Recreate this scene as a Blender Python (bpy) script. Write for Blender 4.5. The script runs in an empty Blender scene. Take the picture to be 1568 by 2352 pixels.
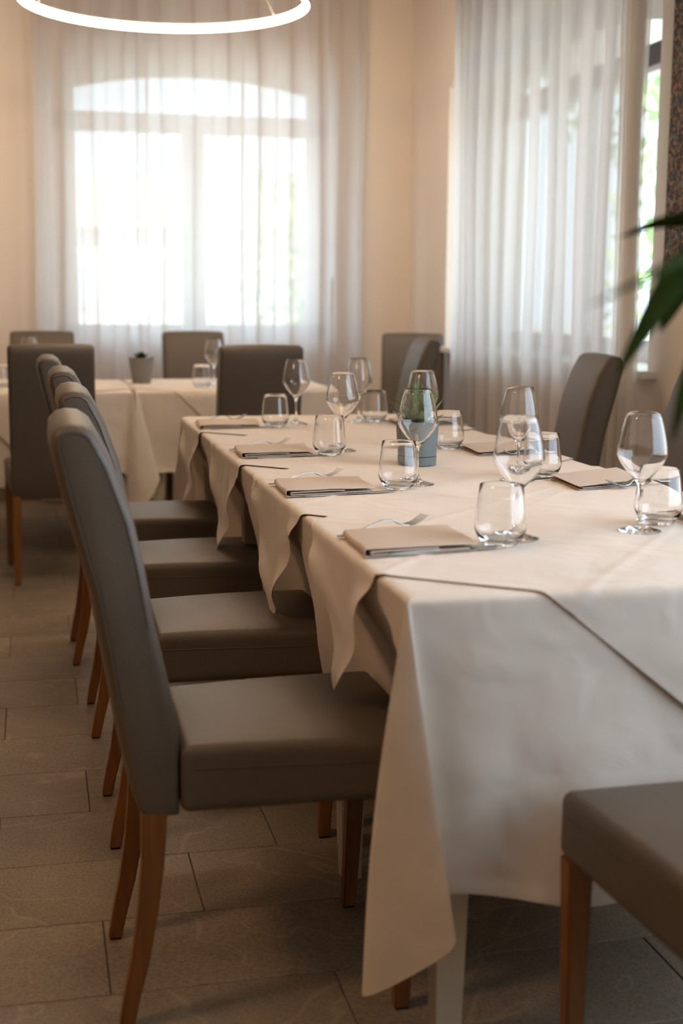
import bpy, bmesh, math, random
from mathutils import Vector, Matrix
random.seed(7)
PI = math.pi
C = bpy.context.scene
COL = C.collection

# ---------------------------------------------------------------- camera
yaw, pitch, roll = [math.radians(a) for a in (13.018, 9.1605, 0.392)]
H = 1.20
d = Vector((math.sin(yaw)*math.cos(pitch), math.cos(yaw)*math.cos(pitch), -math.sin(pitch)))
r0 = Vector((math.cos(yaw), -math.sin(yaw), 0)); u0 = r0.cross(d)
r = r0*math.cos(roll) + u0*math.sin(roll); u = -r0*math.sin(roll) + u0*math.cos(roll)
cam_d = bpy.data.cameras.new('camera'); cam = bpy.data.objects.new('camera', cam_d); COL.objects.link(cam)
cam.matrix_world = Matrix(((r.x, u.x, -d.x, 0), (r.y, u.y, -d.y, 0), (r.z, u.z, -d.z, H), (0, 0, 0, 1)))
cam_d.sensor_fit = 'VERTICAL'; cam_d.sensor_height = 36; cam_d.lens = 3052.8/2352*36
cam_d.clip_start = 0.05
cam_d.dof.use_dof = True; cam_d.dof.focus_distance = 3.05; cam_d.dof.aperture_fstop = 2.8
C.camera = cam

# ---------------------------------------------------------------- view, world, lights
C.view_settings.view_transform = 'Standard'; C.view_settings.look = 'None'
C.view_settings.gamma = 1; C.view_settings.use_curve_mapping = False
C.view_settings.exposure = 0.06
C.cycles.use_denoising = True
C.cycles.max_bounces = 14; C.cycles.transparent_max_bounces = 24; C.cycles.transmission_bounces = 12
C.cycles.diffuse_bounces = 5; C.cycles.glossy_bounces = 6
C.cycles.sample_clamp_indirect = 4.0

w = bpy.data.worlds.new('sky'); C.world = w; w.use_nodes = True
bg = w.node_tree.nodes['Background']
bg.inputs[0].default_value = (0.71, 0.84, 1.0, 1); bg.inputs[1].default_value = 4.6

sd = bpy.data.lights.new('sun', 'SUN'); sd.energy = 17.0; sd.color = (1, .93, .82); sd.angle = math.radians(1)
sun = bpy.data.objects.new('sun', sd); COL.objects.link(sun)
sun.rotation_euler = Vector((.45, .75, -.95)).to_track_quat('-Z', 'Y').to_euler()

def portal(name, loc, rot, sx, sy):
    L = bpy.data.lights.new(name, 'AREA'); L.shape = 'RECTANGLE'; L.size = sx; L.size_y = sy
    L.cycles.is_portal = True
    o = bpy.data.objects.new(name, L); COL.objects.link(o); o.location = loc; o.rotation_euler = rot
portal('window_portal', (.97, 8.3, 1.75), (-PI/2, 0, 0), 1.7, 1.75)
portal('window_portal', (2.72, 5.92, 1.75), (0, PI/2, 0), 1.75, 2.7)
portal('window_portal', (2.72, .9, 1.81), (0, PI/2, 0), 2.25, 4.1)

def lamp(loc, watt, size, col=(1, .58, .31), aim=(0, 0, -1), spread=180):  # unseen warm area lights without fixtures, mostly added as fill
    L = bpy.data.lights.new('unseen_warm_light', 'AREA'); L.shape = 'DISK'; L.size = size
    L.energy = watt; L.color = col; L.spread = math.radians(spread)
    o = bpy.data.objects.new('unseen_warm_light', L); COL.objects.link(o); o.location = loc
    o.rotation_euler = Vector(aim).to_track_quat('-Z', 'Y').to_euler()
lamp((1.0, 2.9, 2.55), 4.2, .9, (1, .66, .42), spread=125)  # added fill over the long table, helping the ring
lamp((-1.5, 1.6, 2.6), 12, .5, aim=(.45, .1, -1), spread=140)
lamp((-.6, 6.5, 2.6), 7, .5, (1, .70, .47), aim=(0, 1, -.7), spread=150)  # added to brighten the back wall
lamp((.5, 6.3, 2.7), 7, .5, (1, .70, .47))  # added to brighten the far table top
lamp((1.4, 6.5, 2.6), 6.5, .5, (1, .70, .47), aim=(.1, 1, -.7), spread=150)  # second added wash for the back wall

# ---------------------------------------------------------------- node helpers / materials
def nmat(name):
    m = bpy.data.materials.new(name); m.use_nodes = True
    nt = m.node_tree; nt.nodes.clear()
    out = nt.nodes.new('ShaderNodeOutputMaterial')
    return m, nt, out
def N(nt, t, **kw):
    n = nt.nodes.new(t)
    for k, v in kw.items():
        if k in n.inputs: n.inputs[k].default_value = v
        else: setattr(n, k, v)
    return n
def pbr(name, col, rough=.5, bump=None, bscale=200, bstr=.2, metallic=0, var=None, vscale=3, spec=.5, sheen=0, coat=0, coords='Object', stretch=None):
    m, nt, out = nmat(name)
    p = N(nt, 'ShaderNodeBsdfPrincipled', Roughness=rough, Metallic=metallic)
    p.inputs['Base Color'].default_value = (*col, 1)
    p.inputs['Specular IOR Level'].default_value = spec
    p.inputs['Sheen Weight'].default_value = sheen
    p.inputs['Coat Weight'].default_value = coat
    tc = N(nt, 'ShaderNodeTexCoord'); src = tc.outputs[coords]
    if stretch:
        mp = N(nt, 'ShaderNodeMapping'); mp.inputs['Scale'].default_value = stretch
        nt.links.new(src, mp.inputs[0]); src = mp.outputs[0]
    if var:
        nz = N(nt, 'ShaderNodeTexNoise', Scale=vscale, Detail=5.0, Roughness=.6)
        nt.links.new(src, nz.inputs['Vector'])
        cr = N(nt, 'ShaderNodeValToRGB')
        cr.color_ramp.elements[0].position = .3; cr.color_ramp.elements[1].position = .7
        cr.color_ramp.elements[0].color = (*col, 1); cr.color_ramp.elements[1].color = (*var, 1)
        nt.links.new(nz.outputs['Fac'], cr.inputs[0]); nt.links.new(cr.outputs[0], p.inputs['Base Color'])
    if bump:
        if bump == 'voronoi':
            t = N(nt, 'ShaderNodeTexVoronoi', Scale=bscale); o = t.outputs['Distance']
        elif bump == 'weave':
            a = N(nt, 'ShaderNodeTexWave', Scale=bscale); a.bands_direction = 'X'
            b = N(nt, 'ShaderNodeTexWave', Scale=bscale); b.bands_direction = 'Y'
            nt.links.new(src, a.inputs[0]); nt.links.new(src, b.inputs[0])
            mx = N(nt, 'ShaderNodeMath', operation='MULTIPLY')
            nt.links.new(a.outputs['Fac'], mx.inputs[0]); nt.links.new(b.outputs['Fac'], mx.inputs[1]); t = None; o = mx.outputs[0]
        else:
            t = N(nt, 'ShaderNodeTexNoise', Scale=bscale, Detail=4.0); o = t.outputs['Fac']
        if t: nt.links.new(src, t.inputs['Vector'])
        bp = N(nt, 'ShaderNodeBump', Strength=bstr, Distance=.002)
        nt.links.new(o, bp.inputs['Height']); nt.links.new(bp.outputs[0], p.inputs['Normal'])
    nt.links.new(p.outputs[0], out.inputs[0])
    return m

M = {}
M['wall'] = pbr('wall_paint', (.82, .75, .67), .85, 'noise', 60, .05)
M['unseen_dark_wall'] = pbr('unseen_wall_brown', (.33, .20, .11), .6, var=(.27, .16, .085), vscale=3)  # dark brown invented for the unseen walls to cut bounced light
M['ceiling'] = pbr('ceiling_paint', (.82, .77, .70), .9)
M['white'] = pbr('white_frame_paint', (.80, .80, .80), .45)
M['transom_shade'] = pbr('transom_shade_tone', (.10, .085, .10), .6)  # dark tone standing for the transom's shaded room side
M['grout'] = pbr('grout', (.11, .085, .06), .9)
M['leather'] = pbr('taupe_leather', (.104, .081, .059), .44, 'voronoi', 420, .22, spec=.42, var=(.116, .090, .066), vscale=7)
M['seam'] = pbr('seam_thread', (.11, .09, .07), .7)
M['wood'] = pbr('stained_wood', (.25, .105, .028), .42, None, var=(.16, .060, .014), vscale=9, stretch=(6, 6, .7), spec=.4)
M['glide'] = pbr('black_glide', (.01, .01, .01), .6)
M['cream'] = pbr('cream_lacquer', (.68, .60, .47), .4)
M['linen'] = pbr('beige_tablecloth', (.78, .70, .61), .82, 'weave', 330, .10, sheen=.15, var=(.75, .67, .58), vscale=4)
def wrinkle(mat, scale, dist, strength):
    nt = mat.node_tree; bpn = [n_ for n_ in nt.nodes if n_.type == 'BUMP'][0]
    tc = [n_ for n_ in nt.nodes if n_.type == 'TEX_COORD'][0]
    nz = nt.nodes.new('ShaderNodeTexNoise'); nz.inputs['Scale'].default_value = scale; nz.inputs['Detail'].default_value = 2.5; nz.inputs['Distortion'].default_value = .35; nz.inputs['Roughness'].default_value = .45
    nt.links.new(tc.outputs['Object'], nz.inputs['Vector'])
    b2 = nt.nodes.new('ShaderNodeBump'); b2.inputs['Strength'].default_value = strength; b2.inputs['Distance'].default_value = dist
    nt.links.new(nz.outputs['Fac'], b2.inputs['Height']); nt.links.new(b2.outputs[0], bpn.inputs['Normal'])
wrinkle(M['linen'], 7.0, .03, .40)
M['napkin'] = pbr('taupe_napkin', (.60, .49, .39), .85, 'weave', 420, .15, sheen=.1)
M['steel'] = pbr('polished_steel', (.30, .295, .28), .38, metallic=1)
M['pot'] = pbr('grey_blue_pot', (.17, .205, .215), .55)
M['potdark'] = pbr('grey_pot', (.20, .19, .175), .6)
M['soil'] = pbr('soil', (.03, .02, .012), .95, 'noise', 120, .6)
M['succulent'] = pbr('succulent_leaf', (.035, .085, .022), .4, 'noise', 300, .5, var=(.20, .30, .11), vscale=90)
M['leafdark'] = pbr('glossy_leaf', (.014, .030, .002), .75, spec=.08, var=(.034, .058, .004), vscale=12)
M['stemwood'] = pbr('plant_stem', (.12, .08, .04), .8)
M['lampmetal'] = pbr('lamp_metal', (.35, .33, .31), .5, metallic=.2)
M['lawn'] = pbr('pale_paving', (.42, .41, .38), .95, var=(.50, .49, .45), vscale=.8)
M['foliage'] = pbr('tree_foliage', (.28, .42, .20), .6, var=(.50, .64, .38), vscale=1.4)
M['bark'] = pbr('bark', (.16, .11, .07), .9, 'noise', 20, .5)
M['render_wall'] = pbr('pale_render', (.80, .78, .74), .9)
M['rooftile'] = pbr('roof_tile', (.58, .48, .42), .85)
M['darkglass'] = pbr('dark_window', (.55, .57, .6), .15)

# glass for stemware
m, nt, out = nmat('clear_glass')
g = N(nt, 'ShaderNodeBsdfGlass', Roughness=0.0, IOR=1.48); g.inputs['Color'].default_value = (1, 1, 1, 1)
nt.links.new(g.outputs[0], out.inputs[0]); M['glass'] = m
# thin window pane
m, nt, out = nmat('window_glass')
t = N(nt, 'ShaderNodeBsdfTransparent'); t.inputs[0].default_value = (.93, .96, .95, 1)
gl = N(nt, 'ShaderNodeBsdfGlossy', Roughness=.02)
mx = N(nt, 'ShaderNodeMixShader', Fac=.05)
nt.links.new(t.outputs[0], mx.inputs[1]); nt.links.new(gl.outputs[0], mx.inputs[2]); nt.links.new(mx.outputs[0], out.inputs[0]); M['pane'] = m
# sheer curtain
def sheer(name, clear, col):
    m, nt, out = nmat(name)
    t = N(nt, 'ShaderNodeBsdfTransparent')
    tr = N(nt, 'ShaderNodeBsdfTranslucent'); tr.inputs[0].default_value = (*col, 1)
    df = N(nt, 'ShaderNodeBsdfDiffuse'); df.inputs[0].default_value = (*col, 1)
    tc = N(nt, 'ShaderNodeTexCoord'); nz = N(nt, 'ShaderNodeTexNoise', Scale=7.0, Detail=4.0); mp = N(nt, 'ShaderNodeMapping')
    mp.inputs['Scale'].default_value = (1, 1, .08)
    nt.links.new(tc.outputs['Object'], mp.inputs[0]); nt.links.new(mp.outputs[0], nz.inputs['Vector'])
    mr = N(nt, 'ShaderNodeMapRange'); mr.inputs[3].default_value = clear-.035; mr.inputs[4].default_value = clear+.035
    nt.links.new(nz.outputs['Fac'], mr.inputs[0])
    a = N(nt, 'ShaderNodeMixShader', Fac=.40); nt.links.new(tr.outputs[0], a.inputs[1]); nt.links.new(df.outputs[0], a.inputs[2])
    b = N(nt, 'ShaderNodeMixShader'); nt.links.new(mr.outputs[0], b.inputs[0])
    nt.links.new(a.outputs[0], b.inputs[1]); nt.links.new(t.outputs[0], b.inputs[2]); nt.links.new(b.outputs[0], out.inputs[0])
    return m
M['sheer'] = sheer('sheer_voile', .12, (.77, .74, .73))
M['sheer2'] = sheer('sheer_linen', .16, (.90, .87, .84))
# lamp diffuser
m, nt, out = nmat('lit_diffuser')
e = N(nt, 'ShaderNodeEmission', Strength=45.0); e.inputs[0].default_value = (1, .70, .44, 1)
nt.links.new(e.outputs[0], out.inputs[0]); M['lit'] = m
# stone tile
m, nt, out = nmat('stone_tile')
p = N(nt, 'ShaderNodeBsdfPrincipled', Roughness=.42); p.inputs['Specular IOR Level'].default_value = .35
tc = N(nt, 'ShaderNodeTexCoord'); oi = N(nt, 'ShaderNodeObjectInfo')
sc_ = N(nt, 'ShaderNodeVectorMath', operation='SCALE'); sc_.inputs['Scale'].default_value = 37.0
cmb = N(nt, 'ShaderNodeCombineXYZ'); nt.links.new(oi.outputs['Random'], cmb.inputs[0]); nt.links.new(oi.outputs['Random'], cmb.inputs[2])
nt.links.new(cmb.outputs[0], sc_.inputs[0])
ad = N(nt, 'ShaderNodeVectorMath', operation='ADD'); nt.links.new(tc.outputs['Object'], ad.inputs[0]); nt.links.new(sc_.outputs[0], ad.inputs[1])
def ramp(fac, stops):
    cr = N(nt, 'ShaderNodeValToRGB'); els = cr.color_ramp.elements
    while len(els) < len(stops): els.new(.5)
    for el, (ps, c) in zip(els, stops): el.position = ps; el.color = (*c, 1) if len(c) == 3 else c
    nt.links.new(fac, cr.inputs[0]); return cr.outputs[0]
n1 = N(nt, 'ShaderNodeTexNoise', Scale=3.2, Detail=6.0, Roughness=.6, Distortion=.7); nt.links.new(ad.outputs[0], n1.inputs['Vector'])
base = ramp(n1.outputs['Fac'], [(.25, (.20, .160, .118)), (.5, (.26, .208, .152)), (.75, (.32, .255, .185))])
n2 = N(nt, 'ShaderNodeTexNoise', Scale=170.0, Detail=2.0); nt.links.new(ad.outputs[0], n2.inputs['Vector'])
sp = ramp(n2.outputs['Fac'], [(.35, (.72, .72, .72)), (.6, (1.08, 1.08, 1.08))])
mu = N(nt, 'ShaderNodeMix', data_type='RGBA', blend_type='MULTIPLY'); mu.inputs[0].default_value = 1
nt.links.new(base, mu.inputs[6]); nt.links.new(sp, mu.inputs[7])
n3 = N(nt, 'ShaderNodeTexNoise', Scale=1.9, Detail=3.0, Distortion=1.2); nt.links.new(ad.outputs[0], n3.inputs['Vector'])
vein = ramp(n3.outputs['Fac'], [(.490, (0, 0, 0)), (.499, (1, 1, 1)), (.508, (0, 0, 0))])
mv = N(nt, 'ShaderNodeMix', data_type='RGBA'); mv.inputs[7].default_value = (.46, .38, .28, 1)
vm = N(nt, 'ShaderNodeMath', operation='MULTIPLY'); vm.inputs[1].default_value = .38
nt.links.new(vein, vm.inputs[0]); nt.links.new(vm.outputs[0], mv.inputs[0]); nt.links.new(mu.outputs[2], mv.inputs[6])
nt.links.new(mv.outputs[2], p.inputs['Base Color'])
bp = N(nt, 'ShaderNodeBump', Strength=.35, Distance=.002); nt.links.new(n1.outputs['Fac'], bp.inputs['Height']); nt.links.new(bp.outputs[0], p.inputs['Normal'])
nt.links.new(p.outputs[0], out.inputs[0]); M['tile'] = m
# multicoloured painting
m, nt, out = nmat('abstract_paint')
p = N(nt, 'ShaderNodeBsdfPrincipled', Roughness=.7)
tc = N(nt, 'ShaderNodeTexCoord'); mp = N(nt, 'ShaderNodeMapping'); mp.inputs['Scale'].default_value = (1, 1, .75)
nt.links.new(tc.outputs['Object'], mp.inputs[0])
v = N(nt, 'ShaderNodeTexVoronoi', Scale=120.0); nt.links.new(mp.outputs[0], v.inputs['Vector'])
sx = N(nt, 'ShaderNodeSeparateColor'); nt.links.new(v.outputs['Color'], sx.inputs[0])
pal = ramp(sx.outputs[0], [(0, (.03, .028, .03)), (.26, (.07, .055, .05)), (.40, (.22, .15, .11)), (.52, (.07, .12, .14)), (.64, (.32, .25, .22)),
                           (.76, (.04, .07, .12)), (.86, (.50, .17, .04)), (.90, (.16, .26, .26)), (.96, (.45, .11, .10)), (1, (.45, .38, .32))])
for nd in nt.nodes:
    if nd.type == 'VALTORGB': nd.color_ramp.interpolation = 'CONSTANT'
nt.links.new(pal, p.inputs['Base Color']); nt.links.new(p.outputs[0], out.inputs[0]); M['painting'] = m

# ---------------------------------------------------------------- mesh helpers
def obj(name, bm, mat, parent=None, smooth=True, angle=40):
    me = bpy.data.meshes.new(name); bm.normal_update(); bm.to_mesh(me); bm.free()
    me.materials.append(M[mat])
    if smooth:
        me.shade_smooth()
        try: me.set_sharp_from_angle(angle=math.radians(angle))
        except Exception: pass
    o = bpy.data.objects.new(name, me); COL.objects.link(o)
    if parent: o.parent = parent
    return o
def tag(o, label, cat, group=None, kind=None):
    o['label'] = label; o['category'] = cat
    if group: o['group'] = group
    if kind: o['kind'] = kind
    return o
def thing(name, label, cat, loc=(0, 0, 0), rz=0, group=None):
    o = bpy.data.objects.new(name, None); COL.objects.link(o); o.empty_display_size = .05
    o.location = loc; o.rotation_euler = (0, 0, rz)
    return tag(o, label, cat, group)
def dup(o, parent=None):
    c = o.copy(); COL.objects.link(c)
    if parent is not None: c.parent = parent
    for ch in list(o.children): dup(ch, c)
    return c
def box(bm, x0, x1, y0, y1, z0, z1):
    vs = [bm.verts.new((x, y, z)) for x in (x0, x1) for y in (y0, y1) for z in (z0, z1)]
    for f in ((0, 1, 3, 2), (4, 6, 7, 5), (0, 4, 5, 1), (2, 3, 7, 6), (0, 2, 6, 4), (1, 5, 7, 3)):
        bm.faces.new([vs[i] for i in f])
def bevel_all(bm, off, seg=2):
    bmesh.ops.bevel(bm, geom=bm.edges[:], offset=off, segments=seg, affect='EDGES', clamp_overlap=True)
def rbox(bm, hx, hy, hz, rr, c=(0, 0, 0), n=6, m_=3, warp=None):
    def axis(h):
        a = [-h + rr*i/m_ for i in range(m_)]
        mid = [-(h-rr) + 2*(h-rr)*i/n for i in range(n+1)]
        return a + mid + [h - rr + rr*(i+1)/m_ for i in range(m_)]
    X, Y, Z = axis(hx), axis(hy), axis(hz)
    cache = {}
    def V(p):
        k = tuple(round(t, 5) for t in p)
        if k not in cache:
            q = Vector([max(-(h-rr), min(h-rr, t)) for t, h in zip(p, (hx, hy, hz))])
            dd = Vector(p) - q
            P = q + dd.normalized()*rr if dd.length > 1e-9 else q
            if warp: P = Vector(warp(P))
            cache[k] = bm.verts.new(P + Vector(c))
        return cache[k]
    def face(A, B, fn, flip):
        for i in range(len(A)-1):
            for j in range(len(B)-1):
                vs = [V(fn(A[i], B[j])), V(fn(A[i+1], B[j])), V(fn(A[i+1], B[j+1])), V(fn(A[i], B[j+1]))]
                if flip: vs.reverse()
                if len(set(vs)) >= 3:
                    try: bm.faces.new([v_ for k_, v_ in enumerate(vs) if v_ not in vs[:k_]])
                    except ValueError: pass
    face(X, Y, lambda a, b: (a, b, hz), False); face(X, Y, lambda a, b: (a, b, -hz), True)
    face(X, Z, lambda a, b: (a, -hy, b), False); face(X, Z, lambda a, b: (a, hy, b), True)
    face(Y, Z, lambda a, b: (hx, a, b), False); face(Y, Z, lambda a, b: (-hx, a, b), True)
def tube(bm, pts, rad, n=8, closed=False):
    pts = [Vector(p_) for p_ in pts]; rings = []
    for i, p_ in enumerate(pts):
        a = pts[max(i-1, 0)] if not closed else pts[i-1]; b = pts[min(i+1, len(pts)-1)] if not closed else pts[(i+1) % len(pts)]
        t_ = (b-a).normalized(); up = Vector((0, 0, 1)) if abs(t_.z) < .9 else Vector((1, 0, 0))
        s = t_.cross(up).normalized(); q = s.cross(t_)
        rd = rad[i] if isinstance(rad, (list, tuple)) else rad
        rings.append([bm.verts.new(p_ + (s*math.cos(2*PI*k/n) + q*math.sin(2*PI*k/n))*rd) for k in range(n)])
    m_ = len(rings)
    for i in range(m_ if closed else m_-1):
        A, B = rings[i], rings[(i+1) % m_]
        for k in range(n): bm.faces.new((A[k], A[(k+1) % n], B[(k+1) % n], B[k]))
    if not closed:
        bm.faces.new(rings[0][::-1]); bm.faces.new(rings[-1])
def lathe(bm, prof, n=48, close=False):
    rings = []
    for (rr, z) in prof:
        if rr < 1e-6: rings.append([bm.verts.new((0, 0, z))])
        else: rings.append([bm.verts.new((rr*math.cos(2*PI*k/n), rr*math.sin(2*PI*k/n), z)) for k in range(n)])
    pairs = list(zip(rings, rings[1:])) + ([(rings[-1], rings[0])] if close else [])
    for A, B in pairs:
        for k in range(n):
            a = [A[k % len(A)], A[(k+1) % len(A)]] if len(A) > 1 else [A[0]]
            b = [B[(k+1) % len(B)], B[k % len(B)]] if len(B) > 1 else [B[0]]
            if len(a)+len(b) >= 3: bm.faces.new(a+b)
def bez(pts, n):          # Catmull-Rom through points
    P = [Vector(pts[0])*2-Vector(pts[1])] + [Vector(p_) for p_ in pts] + [Vector(pts[-1])*2-Vector(pts[-2])]
    o_ = []
    for i in range(1, len(P)-2):
        for k in range(n):
            t_ = k/n
            a, b, c, e_ = P[i-1], P[i], P[i+1], P[i+2]
            o_.append(.5*((2*b) + (c-a)*t_ + (2*a-5*b+4*c-e_)*t_*t_ + (3*b-a-3*c+e_)*t_**3))
    o_.append(P[-2]); return o_

# ---------------------------------------------------------------- room shell
XR, YB, XL, YF, ZC = 2.27, 8.02, -2.8, -2.4, 3.1
def arch_wall(name, along, y_in, y_out, a0, a1, openings):
    """wall slab between depth y_in..y_out, running a0..a1; openings (s, e, sill, spring, peak)"""
    bm = bmesh.new()
    def slab(p0, p1, zb, zt):      # prism p0..p1 with bottom heights zb, top zt (tuples)
        vs = []
        for a, b0, t0 in ((p0, zb[0], zt[0]), (p1, zb[1], zt[1])):
            for y in (y_in, y_out):
                for z in (b0, t0):
                    vs.append(bm.verts.new((a, y, z) if along == 'x' else (y, a, z)))
        for f in ((0, 1, 3, 2), (4, 6, 7, 5), (0, 4, 5, 1), (2, 3, 7, 6), (0, 2, 6, 4), (1, 5, 7, 3)):
            bm.faces.new([vs[i] for i in f])
    cur = a0
    for (s, e_, sill, spring, peak) in sorted(openings):
        slab(cur, s, (0, 0), (ZC, ZC))
        if sill > 0: slab(s, e_, (0, 0), (sill, sill))
        n = 16
        for i in range(n):
            t0, t1 = i/n, (i+1)/n
            f = lambda t_: spring + (peak-spring)*(1-(2*t_-1)**2)
            slab(s+(e_-s)*t0, s+(e_-s)*t1, (f(t0), f(t1)), (ZC, ZC))
        cur = e_
    slab(cur, a1, (0, 0), (ZC, ZC))
    bmesh.ops.recalc_face_normals(bm, faces=bm.faces)
    o = obj(name, bm, 'wall', smooth=False); o['kind'] = 'structure'; return o
arch_wall('wall_back', 'x', YB, YB+.3, XL, XR+.3, [(.13, 1.79, .95, 2.47, 2.57)])
arch_wall('wall_right', 'y', XR, XR+.45, YF, YB, [(4.68, 7.25, .93, 2.34, 2.56), (-1.1, 2.9, .72, 2.9, 2.9)])
bm = bmesh.new(); box(bm, XL-.25, XL, YF, YB+.3, 0, ZC); o = obj('wall_left', bm, 'unseen_dark_wall', smooth=False); o['kind'] = 'structure'
bm = bmesh.new(); box(bm, XL-.25, XR+.45, YF-.25, YF, 0, ZC); o = obj('wall_front', bm, 'unseen_dark_wall', smooth=False); o['kind'] = 'structure'
bm = bmesh.new(); box(bm, XL-.25, XR+.45, YF-.25, YB+.3, ZC, ZC+.25); o = obj('ceiling', bm, 'ceiling', smooth=False); o['kind'] = 'structure'
bm = bmesh.new(); box(bm, XL-.25, XR+.45, YF-.25, YB+.3, -.2, -.0035); floor = obj('floor', bm, 'grout', smooth=False); floor['kind'] = 'structure'
# tiles 0.6035 x 0.2850, third-offset bond
TW, TL, G = .2850, .6035, .0028
y_first = 1.9 - 0*TW + (2.183-TW-1.9)        # joint line grid: ... 2.183, 2.468 ...
base_tile = {}
def tile(x0, x1, y0, y1):
    key = (round(x1-x0, 3), round(y1-y0, 3))
    if key not in base_tile:
        bm = bmesh.new(); hx, hy = (x1-x0)/2, (y1-y0)/2
        box(bm, -hx, hx, -hy, hy, -.008, 0)
        te = [e_ for e_ in bm.edges if all(v_.co.z > -.001 for v_ in e_.verts)]
        bmesh.ops.bevel(bm, geom=te, offset=.0012, segments=1, affect='EDGES')
        o_ = obj('tile', bm, 'tile', floor, smooth=False); base_tile[key] = o_.data
    else:
        o_ = bpy.data.objects.new('tile', base_tile[key]); COL.objects.link(o_); o_.parent = floor
    o_.location = ((x0+x1)/2, (y0+y1)/2, random.uniform(-.0004, 0))
k = -7
while True:
    y0 = 1.898 + TW*k
    if y0 > YB: break
    off = (.0997 + .1985*((k-1) % 3))
    y1 = min(y0+TW, YB)
    if y1 - y0 > .02 and y0 > -.2:
        x = off - TL*6
        while x < XR:
            a, b = max(x, XL), min(x+TL, XR)
            if b-a > .02: tile(a+G/2, b-G/2, y0+G/2, y1-G/2)
            x += TL
    k += 1
# front part of the floor the picture never shows: one tiled-coloured slab
bm = bmesh.new(); box(bm, XL, XR, YF, -.14, -.006, -.0005); o = obj('floor_stone', bm, 'tile', floor, smooth=False)

# baseboards
for nm, a in (('baseboard_back', (XL, XR, YB-.015, YB, 0, .08)), ('baseboard_right', (XR-.015, XR, YF, YB, 0, .08)), ('baseboard_left', (XL, XL+.015, YF, YB, 0, .08))):
    bm = bmesh.new(); box(bm, *a); o = obj(nm, bm, 'tile', smooth=False); o['kind'] = 'structure'

# ---------------------------------------------------------------- windows
def window(name, along, yy, dep, s, e_, sill, glass_lo, tr0, tr1, spring, peak, lights, fw=.07):
    """glass plane at yy; frame bars around; arch top."""
    def P(a, y, z): return (a, y, z) if along == 'x' else (y, a, z)
    bm = bmesh.new()
    def bar(a0, a1, z0, z1, dd=dep):
        if along == 'x': box(bm, a0, a1, yy-dd/2, yy+dd/2, z0, z1)
        else: box(bm, yy-dd/2, yy+dd/2, a0, a1, z0, z1)
    f = lambda a: spring + (peak-spring)*(1-(2*(a-lights[0][0])/(lights[-1][1]-lights[0][0])-1)**2)
    bar(s, lights[0][0], sill, spring); bar(lights[-1][1], e_, sill, spring)
    bar(s, e_, sill, glass_lo); bar(s, e_, tr0, tr1)
    for (a, b), (c, dd) in zip(lights, lights[1:]): bar(b, c, sill, tr1, dep*.9)
    n = 24; A0, A1 = s, e_
    for i in range(n):
        x0, x1 = A0+(A1-A0)*i/n, A0+(A1-A0)*(i+1)/n
        cl = lambda x: f(min(max(x, lights[0][0]), lights[-1][1]))
        vs = []
        for x in (x0, x1):
            for y in (yy-dep/2, yy+dep/2):
                for z in (cl(x), cl(x)+.16): vs.append(bm.verts.new(P(x, y, z)))
        for fc in ((0, 1, 3, 2), (4, 6, 7, 5), (0, 4, 5, 1), (2, 3, 7, 6), (0, 2, 6, 4), (1, 5, 7, 3)): bm.faces.new([vs[q] for q in fc])
    bmesh.ops.recalc_face_normals(bm, faces=bm.faces)
    w_ = obj(name, bm, 'white', smooth=False); w_['kind'] = 'structure'
    for (a, b) in lights:
        bm = bmesh.new()
        if along == 'x': box(bm, a-.01, b+.01, yy-.003, yy+.003, glass_lo-.01, tr0+.01)
        else: box(bm, yy-.003, yy+.003, a-.01, b+.01, glass_lo-.01, tr0+.01)
        obj('pane', bm, 'pane', w_, smooth=False)
    bm = bmesh.new(); top = []; a0, a1 = lights[0][0], lights[-1][1]
    pts = [(a0-.01, tr1-.01)] + [(a1+.01, tr1-.01)] + [(a0+(a1-a0)*i/20, f(a0+(a1-a0)*i/20)+.01) for i in range(20, -1, -1)]
    for dy in (-.003, .003): top.append([bm.verts.new(P(a, yy+dy, z)) for a, z in pts])
    bm.faces.new(top[0]); bm.faces.new(top[1][::-1])
    for i in range(len(pts)): bm.faces.new((top[0][i], top[0][(i+1) % len(pts)], top[1][(i+1) % len(pts)], top[1][i]))
    bmesh.ops.recalc_face_normals(bm, faces=bm.faces)
    obj('pane', bm, 'pane', w_, smooth=False)
    return w_
w1 = window('window_1', 'x', 8.2, .07, .135, 1.785, .955, 1.031, 2.158, 2.268, 2.402, 2.484, [(.252+.02, .895), (1.034, 1.682-.02)])
bm = bmesh.new(); box(bm, .10, 1.82, 7.97, 8.16, .925, .955); bevel_all(bm, .004); obj('sill', bm, 'white', w1)
w2 = window('window_2', 'y', 2.6, .07, 4.9, 7.25, .935, 1.026, 2.145, 2.262, 2.275, 2.42, [(5.0, 6.0), (6.13, 7.15)])
bm = bmesh.new(); box(bm, 2.20, 2.57, 4.6, 7.24, .905, .935); bevel_all(bm, .004); obj('sill', bm, 'white', w2)
bm = bmesh.new(); box(bm, 2.55, 2.567, 5.02, 5.98, 2.170, 2.252); obj('transom_shade_strip', bm, 'transom_shade', w2, smooth=False)  # thin dark strip added as shade on the transom, not a real box
bm = bmesh.new(); box(bm, 2.64, 3.5, 4.0, 8.5, 2.62, 2.7); o = obj('trim_1', bm, 'render_wall', smooth=False); o['kind'] = 'structure'

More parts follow.
